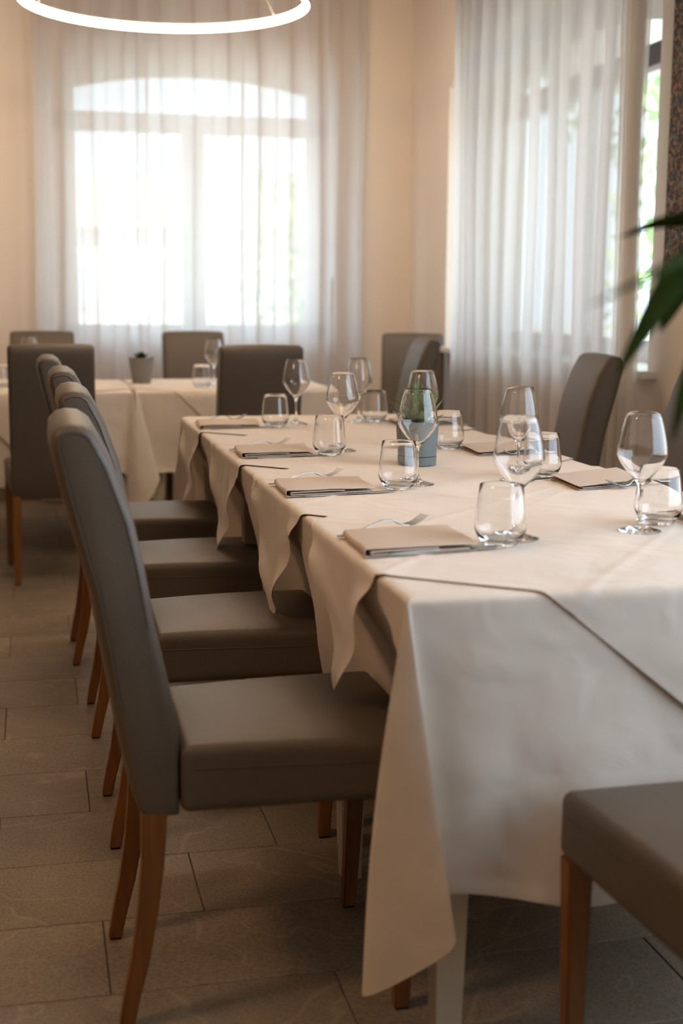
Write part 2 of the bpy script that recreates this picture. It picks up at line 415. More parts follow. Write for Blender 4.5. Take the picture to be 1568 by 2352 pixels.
# ---------------------------------------------------------------- curtains
def curtain(name, label, along, pos, a0, a1, n, z0, z1, depth, over, mat, seed, parent=None, lean=0):
    rnd = random.Random(seed); bm = bmesh.new(); per = 18
    amps = [rnd.uniform(.55, 1.25) for _ in range(n+1)]; wid = [rnd.uniform(.6, 1.5) for _ in range(n)]; S = sum(wid)
    rows = 26; grid = []
    phs = [rnd.uniform(-1, 1) for _ in range(n+1)]
    for j in range(rows+1):
        t_ = j/rows; z = z1+(z0-z1)*t_; row = []; acc = 0
        for i in range(n):
            for q in range(per + (1 if i == n-1 else 0)):
                s = q/per; w_ = wid[i]/S*(a1-a0)
                amp = (amps[i]*(1-s)+amps[i+1]*s)
                fade = .65+.35*math.sin(t_*2.2+phs[i])
                a = a0 + (acc+wid[i]*s)/S*(a1-a0) + over*w_*amp*math.sin(4*PI*s)*fade + .012*math.sin(5*t_+phs[i]*3)*min(1, t_*2)
                b = pos + depth*amp*math.cos(2*PI*s)*(1-.15*t_) + .006*math.sin(9*t_+i)
                a += lean*t_
                row.append(bm.verts.new((a, b, z) if along == 'x' else (b, a, z)))
            acc += wid[i]
        grid.append(row)
    for A, B in zip(grid, grid[1:]):
        for i in range(len(A)-1): bm.faces.new((A[i], A[i+1], B[i+1], B[i]))
    o_ = obj(name, bm, mat, parent, angle=180)
    return o_
t = thing('sheer_curtain', 'pale sheer curtain hanging in folds over the arched window on the back wall', 'curtain', (0, 0, 0), 0, 'sheer window curtains')
curtain('curtain_fabric', '', 'x', 7.86, .03, 1.95, 11, .02, 3.04, .032, .15, 'sheer', 3, t)
bm = bmesh.new(); box(bm, -.05, 2.05, 7.83, 7.89, 3.04, 3.08); obj('curtain_rail', bm, 'white', t, smooth=False)
t = thing('sheer_curtain', 'pale sheer curtain along the right hand wall, over its window beside the green view', 'curtain', (0, 0, 0), 0, 'sheer window curtains')
curtain('curtain_fabric', '', 'y', 2.11, 4.695, 6.64, 11, .02, 3.04, .036, .15, 'sheer', 11, t)
curtain('gathered_panel', '', 'y', 2.15, 4.575, 4.71, 4, .02, 3.04, .026, .18, 'sheer2', 5, t)
bm = bmesh.new(); box(bm, 2.08, 2.16, 4.6, 7.3, 3.04, 3.08); obj('curtain_rail', bm, 'white', t, smooth=False)

# ---------------------------------------------------------------- painting on the right wall
t = thing('painting', 'large dark abstract painting speckled orange teal and pink on the right wall', 'painting', (XR, 4.13, 1.95))
bm = bmesh.new(); box(bm, -.03, -.001, -.45, .40, -.68, .75); bevel_all(bm, .003, 1); obj('canvas', bm, 'painting', t, smooth=False)

# ---------------------------------------------------------------- ring lamp
t = thing('ring_pendant_lamp', 'thin glowing ring pendant lamp hanging above the tables', 'lamp', (.521, 5.26, 2.287))
R = .538
bm = bmesh.new(); lathe(bm, [(R-.004, .032), (R+.010, .032), (R+.010, -.002), (R+.006, -.002), (R+.006, .028), (R-.004, .028)], 96, True); bmesh.ops.recalc_face_normals(bm, faces=bm.faces); obj('housing', bm, 'lampmetal', t)
bm = bmesh.new(); lathe(bm, [(R-.014, .026), (R-.014, .0), (R+.005, -.001), (R+.005, .026)], 96, True); bmesh.ops.recalc_face_normals(bm, faces=bm.faces); obj('diffuser', bm, 'lit', t)
for a in (30, 150, 270):
    bm = bmesh.new(); x, y = R*math.cos(math.radians(a)), R*math.sin(math.radians(a))
    tube(bm, [(x, y, .03), (x*.08, y*.08, ZC-2.287-.03)], .0012, 6); obj('cable', bm, 'lampmetal', t)
bm = bmesh.new(); lathe(bm, [(0, ZC-2.287), (.07, ZC-2.287), (.07, ZC-2.287-.03), (0, ZC-2.287-.03)], 32); obj('canopy', bm, 'lampmetal', t)

# ---------------------------------------------------------------- chairs
BACK = [(-.205, .362), (-.216, .385), (-.227, .42), (-.238, .478), (-.250, .55), (-.279, .729), (-.302, .82), (-.3185, .885), (-.331, .942), (-.337, .972),
        (-.3355, .989), (-.325, 1.000), (-.308, 1.004), (-.289, 1.002), (-.274, .992), (-.262, .970), (-.246, .938), (-.216, .851), (-.199, .77), (-.185, .682), (-.170, .61), (-.158, .55), (-.150, .50), (-.150, .40), (-.150, .365)]
def make_chair():
    root = thing('dining_chair', 'x', 'chair', group='taupe leather dining chairs')
    # backrest: side profile swept across, rounded rims
    bm = bmesh.new(); hw = .1725
    prof = [Vector((x, z)) for x, z in BACK]; n = len(prof)
    cen = Vector((sum(p_.x for p_ in prof)/n, 0))
    nrm = []
    for i in range(n):
        a, b = prof[i-1], prof[(i+1) % n]; t_ = (b-a).normalized(); nrm.append(Vector((-t_.y, t_.x)))
    rr = .014; lay = []
    steps = [(0, -1.15), (.0015, -.62), (.005, -.22), (.011, .0), (.020, .12)]
    ys = [(-hw+o_, s) for o_, s in steps] + [(-hw*.5, .3), (0, .36), (hw*.5, .3)] + [(hw-o_, s) for o_, s in reversed(steps)]
    for y, s in ys:
        ring = []
        for i in range(n):
            sgn = 1
            q = prof[i] + nrm[i]*rr*s*sgn
            ring.append(bm.verts.new((q.x, y*(1.015-.03*(prof[i].y-.36)), q.y)))
        lay.append(ring)
    for A, B in zip(lay, lay[1:]):
        for i in range(n): bm.faces.new((A[i], A[(i+1) % n], B[(i+1) % n], B[i]))
    bm.faces.new(lay[0][::-1]); bm.faces.new(lay[-1])
    bmesh.ops.recalc_face_normals(bm, faces=bm.faces)
    back = obj('backrest', bm, 'leather', root, angle=60)
    # seams: inset outline on each side panel
    for sy in (-1, 1):
        bm = bmesh.new(); pts = []
        for i in range(4, 20):
            q = prof[i] - nrm[i]*.010
            pts.append((q.x, sy*(hw+.0003)*(1.015-.03*(prof[i].y-.36)), q.y))
        tube(bm, pts, .0009, 5); obj('seam', bm, 'seam', back)
    # seat
    bm = bmesh.new()
    def warp(p_):
        u_ = (p_.x+.206)/.412
        k_ = .835+.165*u_
        z = p_.z
        if z > .03: z += .016*(1-(p_.x/.206)**2)*(1-(p_.y/.213)**2)**.7
        return (p_.x, p_.y*k_, z + (.010*(u_-.5) if p_.z < 0 else 0))
    rbox(bm, .206, .213, .054, .018, n=10, m_=4, warp=warp)
    for v_ in bm.verts: v_.co += Vector((.058, 0, .428))
    bmesh.ops.recalc_face_normals(bm, faces=bm.faces)
    seat = obj('seat', bm, 'leather', root, angle=60)
    for sy in (-1, 1):
        bm = bmesh.new(); pts = [(x, sy*(.2135*(.835+.165*(x-.058+.206)/.412)+.0002), .447) for x in [-.13+.37*i/12 for i in range(13)]]
        tube(bm, pts, .0009, 5); obj('seam', bm, 'seam', seat)
    bm = bmesh.new(); tube(bm, [(.2645, y, .447) for y in [-.19+.38*i/8 for i in range(9)]], .0009, 5); obj('seam', bm, 'seam', seat)
    # legs
    def leg(rows, name='leg'):
        bm = bmesh.new(); rings = []
        for (x0, x1, y0, y1, z) in rows:
            rings.append([bm.verts.new(c) for c in ((x0, y0, z), (x1, y0, z), (x1, y1, z), (x0, y1, z))])
        for A, B in zip(rings, rings[1:]):
            for i in range(4): bm.faces.new((A[i], A[(i+1) % 4], B[(i+1) % 4], B[i]))
        bm.faces.new(rings[0][::-1]); bm.faces.new(rings[-1])
        bmesh.ops.recalc_face_normals(bm, faces=bm.faces)
        ve = [e_ for e_ in bm.edges if abs(e_.verts[0].co.z-e_.verts[1].co.z) > .01]
        bmesh.ops.bevel(bm, geom=ve, offset=.003, segments=2, affect='EDGES')
        l = obj('leg', bm, 'wood', root, angle=35)
        x0, x1, y0, y1, z = rows[0]
        bm = bmesh.new(); box(bm, x0+.002, x1-.002, min(y0, y1)+.002, max(y0, y1)-.002, 0, z+.001); obj('glide', bm, 'glide', l, smooth=False)
    for s in (-1, 1):
        def yy(a, b): return (s*a, s*b) if s > 0 else (s*b, s*a)
        rows = []
        for z, x0, x1, yo, yi in ((.005, -.253, -.2285, .173, .147), (.06, -.2435, -.2165, .1735, .1455), (.12, -.231, -.201, .174, .144), (.2, -.2195, -.187, .1745, .141), (.28, -.2125, -.176, .1745, .139), (.372, -.211, -.169, .1745, .137)):
            a, b = yy(yi, yo); rows.append((x0, x1, a, b, z))
        leg(rows)
        rows = []
        for z, x0, x1, yo, yi in ((.005, .208, .234, .209, .183), (.2, .214, .246, .2095, .178), (.38, .218, .258, .210, .172)):
            a, b = yy(yi, yo); rows.append((x0, x1, a, b, z))
        leg(rows)
    return root
chair0 = make_chair(); first = [True]
def place_chair(x, y, deg, label):
    c = chair0 if first[0] else dup(chair0); first[0] = False
    c.location = (x, y, 0); c.rotation_euler = (0, 0, math.radians(deg)); c['label'] = label
    return c
place_chair(.36, 2.235, 0, 'taupe leather dining chair nearest on the left side of the long table')
place_chair(.385, 2.975, 0, 'taupe leather dining chair second from the front along the long table\'s left side')
place_chair(.378, 3.735, 0, 'taupe leather dining chair third from the front along the long table\'s left side')
place_chair(.350, 4.49, 0, 'taupe leather dining chair fourth and farthest on the long table\'s left side')
place_chair(.955, 1.50, 90, 'taupe leather dining chair at the near head of the long table, cut by the frame')
place_chair(1.66, 3.60, 178, 'taupe chair on the long table\'s right side, its back cut by the frame edge')
place_chair(1.685, 4.51, 174, 'taupe chair with tall back seen beside the right window curtain, at the long table')
place_chair(1.60, 6.40, 176, 'bluish lit taupe chair at the right end of the far table')
place_chair(1.995, 6.93, -105, 'taupe chair standing in the far room corner behind another chair')
place_chair(.07, 5.86, 90, 'dark taupe chair with back turned, at the far table on the picture\'s left edge')
place_chair(.905, 5.72, 91, 'dark taupe chair with back turned, between the far table and long table end')
place_chair(.05, 7.28, -90, 'taupe chair behind the far table at left, half hidden by the dark chair')
place_chair(.885, 7.30, -90, 'taupe chair behind the far table in front of the window\'s middle post')

# ---------------------------------------------------------------- tables
T = .766
def table(x0, x1, y0, y1, label):
    t_ = thing('dining_table', label, 'table', ((x0+x1)/2, (y0+y1)/2, 0), 0, 'cloth covered dining tables')
    hx, hy = (x1-x0)/2-.012, (y1-y0)/2-.012
    bm = bmesh.new(); box(bm, -hx, hx, -hy, hy, .735, T-.004); bevel_all(bm, .004, 1); obj('tabletop', bm, 'cream', t_)
    for sx_ in (-1, 1):
        for sy_ in (-1, 1):
            bm = bmesh.new(); rings = []
            ox, oy = sx_*(hx-.075), sy_*(hy-.05)
            for z, w_ in ((0, .020), (.4, .029), (.735, .036)):
                rings.append([bm.verts.new((ox+a*w_*1.0 + sx_*0, oy+b*w_, z)) for a, b in ((-1, -1), (1, -1), (1, 1), (-1, 1))])
            for A, B in zip(rings, rings[1:]):
                for i in range(4): bm.faces.new((A[i], A[(i+1) % 4], B[(i+1) % 4], B[i]))
            bm.faces.new(rings[0][::-1]); bm.faces.new(rings[-1]); obj('leg', bm, 'cream', t_, smooth=False)
table(.53, 1.425, 1.84, 2.63, 'cream legged dining table at the near end, under the long beige tablecloth')
table(.56, 1.41, 2.65, 3.73, 'cream legged dining table in the middle, under the long beige tablecloth')
table(.53, 1.425, 3.75, 4.82, 'cream legged dining table at the far end, under the long beige tablecloth')
table(-.49, .43, 6.22, 7.08, 'cream legged dining table far back on the left, under a beige tablecloth')
table(.47, 1.385, 6.22, 7.08, 'cream legged dining table far back in the middle, under a beige tablecloth')

def smooth01(t_): t_ = max(0, min(1, t_)); return t_*t_*(3-2*t_)
def ripple(x, y): return .0011*math.sin(9*x+3*math.sin(5*y)) + .0009*math.sin(14*y+2*math.sin(7*x)) + .0005*math.sin(31*(x+y))
def base_cloth(name, x0, x1, y0, y1, ctrl, label, group, side_x=None, mat='linen'):
    """ctrl: closed list of (top_x, top_y, bot_x, bot_y, bot_z, samples-to-next, bulge) clockwise in order."""
    bm = bmesh.new()
    # ---- sample the skirt curves
    tops, bots, bul = [], [], []
    n = len(ctrl)
    for i in range(n):
        a, b, c, e_ = ctrl[i-1], ctrl[i], ctrl[(i+1) % n], ctrl[(i+2) % n]
        for k_ in range(b[5]):
            s = k_/b[5]
            cr = lambda q: .5*((2*b[q]) + (c[q]-a[q])*s + (2*a[q]-5*b[q]+4*c[q]-e_[q])*s*s + (3*b[q]-a[q]-3*c[q]+e_[q])*s**3)
            lin = lambda q: b[q]*(1-s)+c[q]*s
            tops.append((lin(0), lin(1))); bots.append((cr(2), cr(3), cr(4))); bul.append(lin(6))
    rows = [0, .006, .014, .025, .05, .09, .14, .2, .27, .35, .43, .52, .61, .7, .79, .87, .93, .965, .972, 1.0]
    grid = []; cx, cy = (x0+x1)/2, (y0+y1)/2
    for j, t_ in enumerate(rows):
        ring = []
        for (tx, ty), (bx, by, bz), bu in zip(tops, bots, bul):
            drop = T-bz
            x = tx+(bx-tx)*t_; y = ty+(by-ty)*t_; z = T-drop*t_
            if t_*drop < .012:                                   # rounded edge
                k_ = 1-math.sqrt(max(0, 1-(1-t_*drop/.012)**2))
                L = .010*k_
                x = min(max(x, x0+L), x1-L); y = min(max(y, y0+L), y1-L)
            if bu:
                bb = bu*math.sin(PI*t_)
                if abs(tx-x0) < 1e-3: x -= bb
                elif abs(tx-x1) < 1e-3: x += bb
                if abs(ty-y0) < 1e-3: y -= bb*.5
            if side_x and tx <= x0+1e-4 and ty > y0+.02:          # cloth pushed in by the seats
                x = side_x(x, y, z, t_)
            wr = smooth01((T-z-.16)/.22)*(.012*math.sin(9.5*x+4.1*y+1.7)+.005*math.sin(27*x+19*y+6*t_)+.0025*math.sin(13*x+11*y-23*z))
            if abs(ty-y0) < 1e-4 and x0+.08 < tx < x1-.05: y += wr - (.0012 if t_ > .97 else 0)
            elif abs(ty-y1) < 1e-4: y += wr
            elif tx >= x1-1e-4: x += abs(wr)
            ring.append(bm.verts.new((x, y, z)))
        grid.append(ring)
    m_ = len(tops)
    for A, B in zip(grid, grid[1:]):
        for i in range(m_):
            vs = (A[i], A[(i+1) % m_], B[(i+1) % m_], B[i])
            bm.faces.new(vs)
    # ---- top: fan rings shrinking towards a centre line
    uniq = []
    for v_ in grid[0]:
        if not uniq or (v_.co-uniq[-1].co).length > 3e-4: uniq.append(v_)
    if (uniq[0].co-uniq[-1].co).length < 3e-4: uniq.pop()
    prev = uniq; mu_ = len(uniq)
    for sft in (.03, .08, .2, .4, .65, .9):
        ring = []
        for v_ in uniq:
            x = v_.co.x + (cx-v_.co.x)*sft; y = v_.co.y + (max(y0+.4, min(y1-.4, v_.co.y))-v_.co.y)*min(1, sft*1.1)
            ring.append(bm.verts.new((x, y, T)))
        for i in range(mu_): bm.faces.new((ring[i], ring[(i+1) % mu_], prev[(i+1) % mu_], prev[i]))
        prev = ring
    try: bm.faces.new(prev[::-1])
    except ValueError: pass
    bmesh.ops.remove_doubles(bm, verts=bm.verts, dist=.0002)
    bmesh.ops.recalc_face_normals(bm, faces=bm.faces)
    o_ = obj(name, bm, mat, angle=75); tag(o_, label, 'tablecloth', group); return o_

X0, X1, Y0, Y1 = .520, 1.436, 1.820, 4.842
chairs_y = [2.235, 2.975, 3.735, 4.49]
def side_main(x, y, z, t_):
    near = 0
    for c in chairs_y: near = max(near, smooth01((.30-abs(y-c))/.09))
    k_ = smooth01((T-z)/.27)
    x_in = .520 + .118*k_*near + .045*k_*(1-near)
    return max(x, x_in) + .006*math.sin(y*23+2*math.sin(y*5))*k_
ctrl = [
 # front edge, from right to left (bottom hem about z .28)
 (X1-.02, Y0, 1.42, 1.815, .27, 3, 0), (1.30, Y0, 1.30, 1.812, .262, 3, 0), (1.16, Y0, 1.16, 1.820, .262, 3, 0), (1.02, Y0, 1.02, 1.808, .266, 3, 0),
 (.90, Y0, .90, 1.818, .268, 3, 0), (.80, Y0, .80, 1.810, .274, 3, 0), (.70, Y0, .70, 1.822, .286, 3, 0), (.61, Y0, .625, 1.822, .296, 3, 0), (X0+.03, Y0, .560, 1.850, .300, 5, 0),
 (X0+.004, Y0, .553, 1.842, .285, 5, 0), (X0, Y0, .598, 1.797, .240, 6, 0), (X0, Y0, .552, 1.838, .172, 6, .008), (X0, Y0, .482, 1.916, .098, 4, .016),
 (X0, Y0+.002, .53, 1.930, .17, 5, .010), (X0, Y0+.006, .570, 1.925, .27, 4, 0), (X0, Y0+.05, .60, 1.96, .285, 4, 0)]
yy_ = Y0+.14
while yy_ < Y1-.08: ctrl.append((X0, yy_, .60, yy_, .285, 4, 0)); yy_ += .10
ctrl += [(X0, Y1-.03, .545, Y1-.10, .285, 4, 0), (X0, Y1-.004, .53, Y1-.06, .25, 5, 0), (X0, Y1, .470, Y1-.02, .10, 6, .01), (X0, Y1, .455, Y1+.06, .12, 6, .006), (X0+.004, Y1, .53, Y1+.035, .25, 5, 0), (X0+.03, Y1, .56, Y1, .285, 4, 0)]
for xx in (.7, .85, 1.0, 1.15, 1.3): ctrl.append((xx, Y1, xx, Y1+.01*math.sin(xx*30), .285, 3, 0))
ctrl += [(X1-.03, Y1, 1.40, Y1, .285, 4, 0), (X1, Y1, 1.50, Y1+.05, .10, 6, 0), (X1, Y1-.03, 1.43, Y1-.08, .285, 4, 0)]
yy_ = Y1-.15
while yy_ > Y0+.1: ctrl.append((X1, yy_, 1.425+.012*math.sin(yy_*17), yy_, .285, 3, 0)); yy_ -= .14
ctrl += [(X1, Y0+.03, 1.43, Y0+.09, .285, 4, 0), (X1, Y0, 1.49, Y0-.04, .10, 6, 0)]
base_cloth('base_tablecloth', X0, X1, Y0, Y1, ctrl, 'long beige base tablecloth of the near table, its corner hanging in a pointed fold', 'beige tablecloths', side_main)

# far tables: two base cloths that meet at x = .45
def far_cloth(x0, x1, label, earL, earR):
    y0, y1 = 6.205, 7.10; ctrl = []
    xs = [x1-.06-(x1-x0-.12)*i/5 for i in range(6)]
    for i, xx in enumerate(xs): ctrl.append((xx, y0, xx, y0+.008*math.sin(i*2.3), .385, 3, 0))
    ctrl += [(x0+.01, y0, x0+.055, y0+.03, .385, 4, 0), (x0, y0, x0+.10*earL, y0-.035, .36, 5, 0), (x0, y0, x0+.01, y0-.055, .215, 5, .01), (x0, y0, x0-.06*earL, y0-.0, .26, 4, 0), (x0, y0+.02, x0, y0+.06, .385, 4, 0)]
    for i in range(5): ctrl.append((x0, y0+.15+.15*i, x0+.004*(-1)**i, y0+.15+.15*i, .385, 3, 0))
    ctrl += [(x0, y1-.02, x0, y1-.05, .385, 4, 0), (x0, y1, x0-.02, y1+.05, .22, 5, 0)]
    for i, xx in enumerate(reversed(xs)): ctrl.append((xx, y1, xx, y1+.006*math.sin(i*2.3), .385, 3, 0))
    ctrl += [(x1, y1, x1+.02, y1+.05, .22, 5, 0), (x1, y1-.02, x1, y1-.06, .385, 4, 0)]
    for i in range(5): ctrl.append((x1, y1-.15-.15*i, x1-.004*(-1)**i, y1-.15-.15*i, .385, 3, 0))
    ctrl += [(x1, y0+.02, x1, y0+.06, .385, 4, 0), (x1, y0, x1+.045*earR, y0+.01, .27, 4, 0), (x1, y0, x1+.01, y0-.05, .215, 4, .01), (x1-.01, y0, x1-.045, y0+.02, .385, 4, 0)]
    base_cloth('base_tablecloth', x0, x1, y0, y1, ctrl, label, 'beige tablecloths')
far_cloth(.458, 1.405, 'beige base tablecloth of the far middle table with a long drooping corner fold', 1, 1)
far_cloth(-.50, .444, 'beige base tablecloth of the far left table behind the dark chair', 1, .6)

# overlay cloths: squares turned 45 degrees, corners hanging over the edges
def own_h(k, u_, v_, s):
    c1, c2 = CRE[k]; h = .0013
    for c0 in (c1, c2):
        h += .0026*math.exp(-((u_-c0)/.006)**2) + .0024*math.exp(-((v_-c0-.01)/.006)**2)
    return h + .0030*math.exp(-((u_*.8-v_*.6+.22)/.012)**2)*smooth01(.5+u_*3) 
def layer_h(k, X, Y):
    # height above the base cloth of overlay k (or of the stack up to k) at X, Y; None outside it
    best = 0
    for j in range(k+1):
        cx, cy, s, dg = OV[j]; a = math.radians(dg); dx, dy = X-cx, Y-cy
        u_, v_ = dx*math.cos(a)+dy*math.sin(a), -dx*math.sin(a)+dy*math.cos(a)
        ins = s/2-max(abs(u_), abs(v_))
        if ins > -.008 or j == k:
            h = max(own_h(j, u_, v_, s), best + .0010) if j == k or ins > 0 else best + (max(.0013, best+.001)-best)*smooth01((ins+.008)/.008)
            best = max(best, h)
    return best
def overlay(cx, cy, s, deg, lift, rect, label, seed, group='square overlay cloths', n=96):
    x0, x1, y0, y1 = rect; rnd = random.Random(seed); a = math.radians(deg)
    p1, p2, p3 = rnd.uniform(0, 6), rnd.uniform(0, 6), rnd.uniform(0, 6)
    bm = bmesh.new(); grid = []
    ca, sa = math.cos(a), math.sin(a); R_ = .009
    for i in range(n+1):
        row = []
        for j in range(n+1):
            u_, v_ = (i/n-.5)*s, (j/n-.5)*s
            edge = min(i, n-i, j, n-j)/n*s
            wob = .004*math.sin(u_*23+p1)*(1-smooth01(edge/.05)) if True else 0
            X = cx + u_*ca - v_*sa + wob*ca; Y = cy + u_*sa + v_*ca - wob*sa
            h = (layer_h(lift, X, Y) if isinstance(lift, int) else lift) + (ripple(X, Y)+.0025)*.35 + .0003
            h += (1-smooth01(edge/.02))*.0007*(.5+.5*math.sin(19*(u_-v_)+p2))
            z = T + h
            hang = 0
            def fold(c, lim, sg):
                over_ = (lim-c)*sg
                return over_
            # left/right edges
            ox = max(x0-X, X-x1); oy = max(y0-Y, Y-y1)
            if ox > -R_ and ox >= oy:
                sg = -1 if x0-X > X-x1 else 1; lim = x0 if sg < 0 else x1
                q = ox+R_; L = R_*PI/2
                if q < L: th = q/R_; X = lim+sg*(h+.001) + sg*(-R_+R_*math.sin(th)); z = T+h-R_+R_*math.cos(th)
                else: X = lim+sg*(h+.001); hang = q-L; z = T+h-R_-hang
                wv = hang*.07*math.sin(Y*31+p1)+hang*.05*math.sin(Y*13+p3)
                cur = .05*smooth01(1-edge/.05)*min(1, hang/.12)*.35*math.sin(Y*24+p2)
                X += sg*(abs(wv)*.3 + .0010 + .016*(1-smooth01(edge/.085))*smooth01(hang/.05)*(.45+.55*math.sin(2*PI*hang/.17+p2)))
                Y += hang*.04*math.sin(z*30+p3)
            elif oy > -R_:
                sg = -1 if y0-Y > Y-y1 else 1; lim = y0 if sg < 0 else y1
                q = oy+R_; L = R_*PI/2
                if q < L: th = q/R_; Y = lim+sg*(h+.001) + sg*(-R_+R_*math.sin(th)); z = T+h-R_+R_*math.cos(th)
                else: Y = lim+sg*(h+.001); hang = q-L; z = T+h-R_-hang
                Y += sg*(.002*min(1, hang*8) + hang*.02*(1+math.sin(X*15+p1)))
            row.append(bm.verts.new((X, Y, z)))
        grid.append(row)
    for A, B in zip(grid, grid[1:]):
        for i in range(n): bm.faces.new((A[i], B[i], B[i+1], A[i+1]))
    bmesh.ops.recalc_face_normals(bm, faces=bm.faces)
    o_ = obj('overlay_cloth', bm, 'linen', angle=75)
    sm = o_.modifiers.new('thickness', 'SOLIDIFY'); sm.thickness = .0007; sm.offset = 1; es = o_.modifiers.new('crisp_rim', 'EDGE_SPLIT'); es.split_angle = 1.0
    tag(o_, label, 'tablecloth', group); return o_
RM = (X0, X1, Y0, Y1)
OV = [(.995, 4.545, 1.05, 45), (.985, 3.710, 1.08, 45), (.985, 2.895, 1.08, 44), (1.02, 2.272, 1.06, 51.3)]
CRE = [(-.17, .16), (-.18, .17), (-.16, .18), (-.12, .20)]
LBL = ['farthest of the four beige overlay cloths, under the last napkin of the long table', 'third beige overlay cloth from the front, its tip over the third chair seat',
       'second beige overlay cloth from the front, its tip curling on the second chair seat', 'nearest beige overlay cloth with its tips over the first seat and the front edge']
for i, (a, b, s, dg) in enumerate(OV): overlay(a, b, s, dg, i, RM, LBL[i], 20+i, n=120)
overlay(.955, 6.655, 1.08, 45, .0016, (.458, 1.405, 6.205, 7.10), 'beige overlay cloth on the far middle table behind the dark chair', 31, n=48)
overlay(-.04, 6.655, 1.08, 45, .0016, (-.50, .444, 6.205, 7.10), 'beige overlay cloth on the far left table, beneath its glasses', 32, n=48)
def surf(x, y):
    return T + .0012 + max(layer_top(x+a, y+b) + (ripple(x+a, y+b)+.0025)*.35 for a in (-.03, 0, .03) for b in (-.03, 0, .03))
def layer_top(x, y):
    top = 0
    for k in range(4):
        cx, cy, s, dg = OV[k]; a = math.radians(dg); dx, dy = x-cx, y-cy
        if abs(dx*math.cos(a)+dy*math.sin(a)) < s/2 and abs(-dx*math.sin(a)+dy*math.cos(a)) < s/2: top = layer_h(k, x, y)
    return top

# ---------------------------------------------------------------- glasses
def outward(bm): bmesh.ops.recalc_face_normals(bm, faces=bm.faces)
WINE = [(0, .0012), (.012, .0008), (.030, .0006), (.0395, .0), (.0405, .0010), (.040, .0018), (.030, .0040), (.018, .0085), (.009, .0130), (.0055, .0190), (.0042, .030), (.0038, .050), (.0040, .070),
        (.0048, .080), (.0065, .0870), (.0100, .0925), (.0180, .1010), (.0280, .1125), (.0370, .1240), (.0435, .1345), (.0463, .1420), (.0466, .1490), (.0455, .1600), (.0425, .1780), (.0385, .1960), (.0345, .2110), (.0312, .2222),
        (.0307, .2226), (.0302, .2222), (.0335, .2110), (.0375, .1960), (.0415, .1780), (.0445, .1600), (.0456, .1490), (.0453, .1420), (.0425, .1350), (.0360, .1248), (.0270, .1135), (.0170, .1025), (.0085, .0950), (.003, .0925), (0, .0920)]
TUM = [(0, .0015), (.022, .0010), (.0275, .0), (.0290, .0015), (.0345, .0070), (.0405, .0150), (.0448, .0240), (.0464, .0310), (.0462, .0380), (.0448, .0520), (.0428, .0700), (.0403, .0900), (.0383, .1080),
       (.0378, .1085), (.0372, .1080), (.0391, .0900), (.0415, .0700), (.0434, .0520), (.0448, .0380), (.0449, .0312), (.0431, .0250), (.0385, .0172), (.0310, .0118), (.020, .0098), (0, .0092)]
def glass(name, prof, label):
    bm = bmesh.new(); lathe(bm, prof, 56); outward(bm)
    me_o = obj(name, bm, 'glass', angle=50)
    return me_o
wine0 = glass('wine_glass', WINE, ''); tum0 = glass('water_tumbler', TUM, '')
fw, ft = [True], [True]
def put(kind, x, y, label, z=None, rz=0):
    src, fl = (wine0, fw) if kind == 'w' else (tum0, ft)
    o_ = src if fl[0] else src.copy()
    if not fl[0]: COL.objects.link(o_)
    fl[0] = False
    o_.location = (x, y, (surf(x, y) if z is None else z)); o_.rotation_euler = (0, 0, rz)
    tag(o_, label, 'wine glass' if kind == 'w' else 'water glass', 'empty wine glasses' if kind == 'w' else 'stemless water tumblers')
put('w', .846, 2.245, 'stemmed wine glass nearest on the left row, behind the nearest tumbler')
put('t', .797, 2.197, 'water tumbler nearest the camera, right of the first napkin')
put('w', .866, 2.965, 'stemmed wine glass standing in front of the grey blue plant pot')
put('t', .804, 2.903, 'water tumbler beside the second napkin, overlapping the plant pot\'s left side')
put('w', .848, 3.665, 'stemmed wine glass of the third place on the left row')
put('t', .792, 3.581, 'water tumbler of the third place on the left row, right of its napkin')
put('w', .873, 4.477, 'stemmed wine glass in front of the dark back-turned chair, left row')
put('t', .786, 4.396, 'water tumbler of the farthest left place, against the dark chair back')
put('w', 1.104, 4.52, 'stemmed wine glass of the farthest right place, overlapping another behind the third')
put('t', 1.165, 4.531, 'water tumbler of the farthest right place of the long table')
put('w', 1.105, 3.74, 'stemmed wine glass behind the succulent leaves, right row')
put('t', 1.164, 3.671, 'water tumbler just right of the plant pot')
put('w', 1.123, 2.985, 'stemmed wine glass seen through and above the nearest left wine glass')
put('t', 1.206, 3.037, 'water tumbler half hidden behind the nearest left wine glass')
put('w', 1.101, 2.275, 'stemmed wine glass nearest on the right row, at the picture\'s right')
put('t', 1.173, 2.345, 'water tumbler at the right picture edge behind a wine glass stem')
ZF = T+.004
put('t', .786, 6.40, 'water tumbler on the far middle table left of the dark chair', ZF)
put('w', .874, 6.62, 'stemmed wine glass on the far middle table beside a tumbler', ZF)
put('w', -.02, 6.95, 'stemmed wine glass on the far left table showing above the dark chair', ZF)
put('t', -.150, 6.50, 'water tumbler on the far left table at the picture\'s left edge', ZF)

